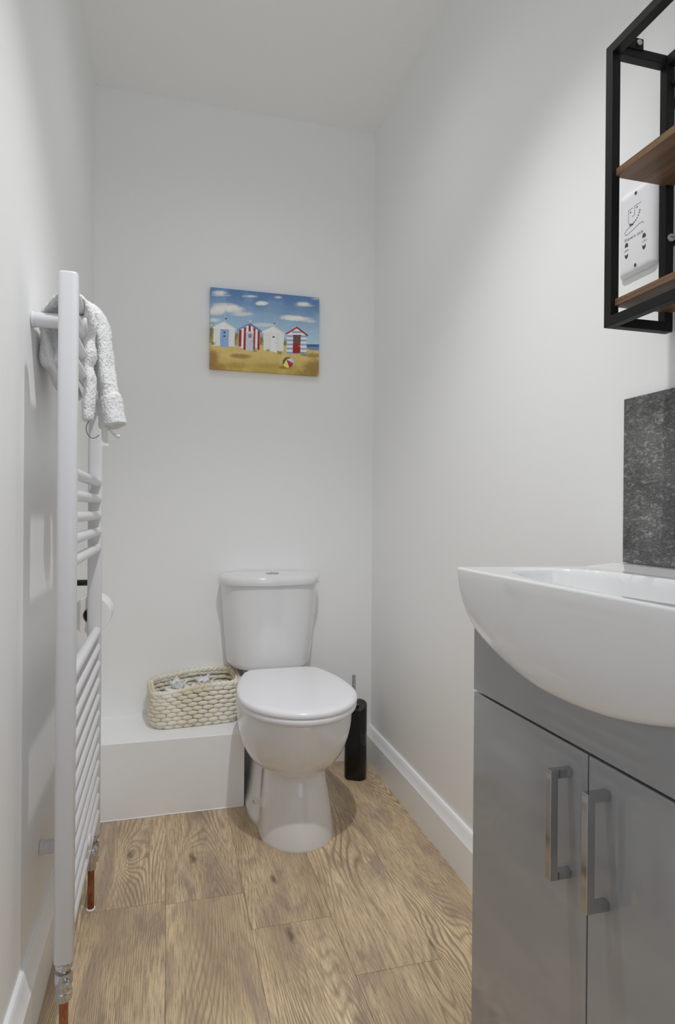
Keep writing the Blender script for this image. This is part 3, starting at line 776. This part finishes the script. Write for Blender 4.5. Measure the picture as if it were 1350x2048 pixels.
# ------------------------------------------------------------------ basin
basin = thing('wash_basin', (.62, .68, .735), 'white ceramic semi-recessed wash basin set on the grey vanity cabinet', 'basin')
RZ = .8775
Bk = [(.9585, .866), (.958, .842), (.955, .812), (.945, .793), (.918, .771), (.872, .7535), (.825, .7405), (.765, .7290), (.70, .7265), (.63, .7305), (.58, .7380), (.53, .7495), (.49, .763), (.45, .788), (.425, .813), (.408, .845), (.403, .866)]
Bs = bez(Bk, 190)
rows = []
NXF, NXT = 16, 110
def xfront(y): 
    u = (y-.68)/.28
    return .4665+(.958-y)*.028+.004*(abs(u)**6)
def y_taper(y, x):      # plan narrows towards the wall
    k = (x-.4665)/.31
    return .68+(y-.68)*(1-.125*max(0, min(1, k))*(1 if y > .68 else .6))
def bowl(x, y):
    cx_, cy_ = .590, .68
    hx, hy = .094, .235
    r = (abs((x-cx_)/hx)**2.6+abs((y-cy_)/hy)**2.8)**(1/2.7)
    t_ = max(0, min(1, (1-r)/.42)); t_ = 1-(1-t_)**2.2
    e = max(0, min(1, (1.10-r)/.12)); e = e*e*(3-2*e)
    return -.100*t_-.0012*e
for (y, zb_) in Bs:
    y = min(y, .9585); xf = xfront(y); row = []
    depth = RZ-zb_
    # underside from the wall to the front
    xbk = .775
    for k in range(6): row.append((xbk-(xbk-.506)*k/5, y_taper(y, xbk-(xbk-.506)*k/5), zb_))
    # front face: curves up to the rim
    for k in range(1, NXF+1):
        a = math.pi/2*k/NXF
        z = zb_+(depth-.004)*(1-math.cos(a)) ; x = .506-(.506-xf)*math.sin(a)**.55
        row.append((x, y_taper(y, x), z))
    r_ = .004
    for k in range(1, 5):
        a = math.pi/2*k/4; row.append((xf+r_*(1-math.cos(a)), y, RZ-r_+r_*math.sin(a)))
    for k in range(1, NXT+1):
        x = xf+r_+(xbk-xf-r_)*k/NXT; yy_ = y_taper(y, x)
        rise = .006*max(0, min(1, (x-.70)/.05))
        row.append((x, yy_, RZ+rise+bowl(x, yy_)))
    rows.append(row)
# rim rolls over at the two ends
MB().loft(rows).build('bowl', cer_m, basin, smooth=True, auto=60)
ov = MB().rod((.672, .68, .842), (.680, .68, .845), .011, 24, .001).build('overflow_ring', chrome_m, basin, smooth=True, auto=40)
MB().rod((.590, .68, .7765), (.590, .68, .7805), .021, 28, .001).build('waste', chrome_m, basin, smooth=True, auto=40)

# ------------------------------------------------------------------ slate splashback
tag(MB().box(XR-.008, XR-.0005, .34, .926, .8845, 1.169).build('splashback', slate_m, bevel=.0006), 'dark grey slate-effect splashback panel on the right wall above the basin', 'splashback')

# ------------------------------------------------------------------ shelf unit: black frame, walnut boards
SY, SX0, SX1, SZ0, SZ1 = .831, .6530, .7697, 1.257, 1.691
shelf = thing('wall_shelf', (.71, .5, SZ0), 'black metal framed wall shelf with two walnut boards on the right wall', 'shelf')
q = .0152; SL = .60
def end_frame(y):
    m_ = MB()
    m_.box(SX0, SX0+q, y-q, y, SZ0, SZ1).box(SX1-q, SX1, y-q, y, SZ0, SZ1)
    m_.box(SX1, XR-.0003, y-q*.75, y-q*.25, SZ1-.075, SZ1-.060).box(SX1, XR-.0003, y-q*.75, y-q*.25, SZ0+.14, SZ0+.155)
    m_.box(SX0+q, SX1-q, y-q, y, SZ0, SZ0+q).box(SX0+q, SX1-q, y-q, y, SZ1-q, SZ1)
    return m_
end_frame(SY).build('end_frame', bmetal_m, shelf, bevel=.0012)
end_frame(SY-SL+q).build('end_frame', bmetal_m, shelf, bevel=.0012)
for z in (SZ0, SZ1-q):
    MB().box(SX0, SX0+q, SY-SL+q-.001, SY-q+.001, z, z+q).build('front_rail', bmetal_m, shelf, bevel=.0012)
MB().box(SX1-q, SX1, SY-SL+q-.001, SY-q+.001, SZ1-q, SZ1).build('back_rail', bmetal_m, shelf, bevel=.0012)
for z in (1.4966, 1.2967):
    MB().box(SX0+.0085, SX1-.001, SY-SL+.004, SY-q+.004, z-.0095, z+.002).build('board', walnut_m, shelf, bevel=.0008)
# corner bracket with bolt heads at the far top corner
br = MB().box(SX0+q-.001, SX0+q+.040, SY-q-.0025, SY-q+.0005, SZ1-.004, SZ1+.014).build('corner_bracket', bmetal_m, shelf, bevel=.003)
for dx in (.012, .030):
    MB().rod((SX0+q+dx, SY-q-.0025, SZ1+.005), (SX0+q+dx, SY-q-.006, SZ1+.005), .0045, 18, .001).build('bolt', satin_m if dx > .02 else bmetal_m, br, smooth=True, auto=40)
sc_ = MB().rod((SX1-.0065, SY-q+.001, 1.4045), (SX1-.0065, SY-q-.004, 1.4045), .0060, 24, .0015).build('screw_cap', screw_m, shelf, smooth=True, auto=40)
MB().box(SX1-.0095, SX1-.0035, SY-q-.0045, SY-q-.0038, 1.4039, 1.4051).build('screw_slot', dark_m, sc_)
MB().rod((SX1-.001, SY-q, 1.650), (SX1-.001, SY-q-.006, 1.650), .006, 18, .001).build('wall_fixing', bmetal_m, shelf, smooth=True, auto=40)

# ------------------------------------------------------------------ shaver socket on the right wall
KY1, KZ0, KZ1 = .943, 1.382, 1.528; KY0 = KY1-.086; KXW = XR
sock = thing('shaver_socket', (XR, (KY0+KY1)/2, KZ0), 'white shaver socket on the right wall behind the black shelf frame', 'socket')
def rrect(hw, hh, r, n=8):
    o = []
    for cx_, cz, a0 in ((hw-r, hh-r, 0), (-(hw-r), hh-r, 90), (-(hw-r), -(hh-r), 180), (hw-r, -(hh-r), 270)):
        for k in range(n+1):
            a = math.radians(a0+90*k/n); o.append((cx_+r*math.cos(a), cz+r*math.sin(a)))
    return o
KC = ((KY0+KY1)/2, (KZ0+KZ1)/2)
def kp(a, b, d): return (KXW-d, KC[0]-a, KC[1]+b)   # a to the right in view, b up, d off the wall
rings = []
for d, ins in ((.0005, .0005), (.0030, 0), (.0045, .0006), (.0075, .0045), (.0088, .0085), (.0092, .013)):
    rings.append([kp(a, b, d) for a, b in rrect(.043-ins, .073-ins, max(.0015, .007-ins*.3))])
sock_m = mat('socket_plastic', (.80, .80, .82), .3)
MB().loft(rings).build('plate', sock_m, sock, smooth=True, auto=50)
DS = .0092
def kdisc(name, a, b, r, m, parent, h=.0004, ell=1.0):
    return MB().loft([[kp(a+r*math.cos(2*math.pi*k/24), b+r*ell*math.sin(2*math.pi*k/24), DS+dd) for k in range(24)] for dd in (-.0002, h)]).build(name, m, parent)
for b_ in (.0625, -.0605):
    s2 = kdisc('screw', 0, b_, .0034, screw_m, sock); 
    kdisc('screw_slot', 0, b_, .0026, hole_m, s2, .0006)
for a_, bo_ in ((-.0215, -.028), (.0200, -.028)):
    for up, b_ in ((1, bo_+.0095), (-1, bo_-.0095)):
        if up == 1: pts = [(-.0038, -.003), (.0040, -.003), (.0036, .0012), (.0018, .0038), (-.0018, .0038), (-.0036, .0012)]
        else: pts = [(-.0040, .0036), (0, .0018), (.0040, .0036), (.0034, -.0012), (0, -.0048), (-.0034, -.0012)]
        MB().loft([[kp(a_+x, b_+z, DS+dd) for x, z in pts] for dd in (-.0002, .0004)]).build('socket_hole', hole_m, sock)
# printed razor symbol: two half faces, dotted stubble, cable
pr_ = MB()
def pline(pts, w=.0007):
    for i in range(len(pts)-1):
        (a, b), (c, d) = pts[i], pts[i+1]; L = math.hypot(c-a, d-b) or 1e-6; nx_, ny_ = -(d-b)/L*w/2, (c-a)/L*w/2; ex, ey = (c-a)/L*w*.4, (d-b)/L*w*.4
        P = [(a-ex+nx_, b-ey+ny_), (c+ex+nx_, d+ey+ny_), (c+ex-nx_, d+ey-ny_), (a-ex-nx_, b-ey-ny_)]
        pr_.loft([[kp(x, z, DS+dd) for x, z in P] for dd in (-.0001, .00022)])
# layout read off the plate: u across 0..1, v down 0..1
def K(u, v): return ((u-.5)*.086, (.5-v)*.146)
def dot(u, v, r=.0007): a, b = K(u, v); pline([(a-r, b), (a+r, b)], 2*r)
pline([K(.42, .225), K(.30, .225), K(.30, .37), K(.33, .395), K(.40, .405)])
pline([K(.64, .215), K(.47, .215), K(.47, .315), K(.40, .325)])
dot(.355, .262, .0010); dot(.535, .245, .0010)
for u, v in ((.61, .30), (.60, .325), (.575, .35), (.54, .372), (.50, .39), (.46, .40), (.43, .412)): dot(u, v, .0009)
pline([K(.33, .405), K(.43, .42), K(.34, .425)], .0016)
arc = bez([K(.36, .43), K(.25, .445), K(.20, .475), K(.245, .505), K(.34, .495), K(.48, .475), K(.60, .455), K(.68, .455), K(.72, .475)], 30)
pline(arc)
pr_.build('razor_symbol', ink_m, sock)
def text(body, size, u, v, name, parent, ext=.00012):
    cu = bpy.data.curves.new(name, 'FONT'); cu.body = body; cu.size = size; cu.extrude = ext; cu.align_x = 'CENTER'; cu.align_y = 'CENTER'; cu.space_character = 1.12
    o = bpy.data.objects.new('tmp_text', cu); COL.objects.link(o)
    bpy.context.view_layer.update()
    me_ = bpy.data.meshes.new_from_object(o.evaluated_get(bpy.context.evaluated_depsgraph_get()))
    bpy.data.objects.remove(o); bpy.data.curves.remove(cu)
    a, b = K(u, v); off = wpos(parent)
    for vx in me_.vertices:
        p = kp(a+vx.co.x, b+vx.co.y, DS+.0001+vx.co.z); vx.co = (p[0]-off.x, p[1]-off.y, p[2]-off.z)
    o = bpy.data.objects.new(name, me_); COL.objects.link(o); o.parent = parent; me_.materials.clear(); me_.materials.append(ink_m); me_.name = name
    return o
text('Shavers only', .0078, .45, .565, 'lettering', sock)
text('230V', .0048, .25, .692, 'lettering', sock, .0001); text('115V', .0048, .735, .692, 'lettering', sock, .0001)
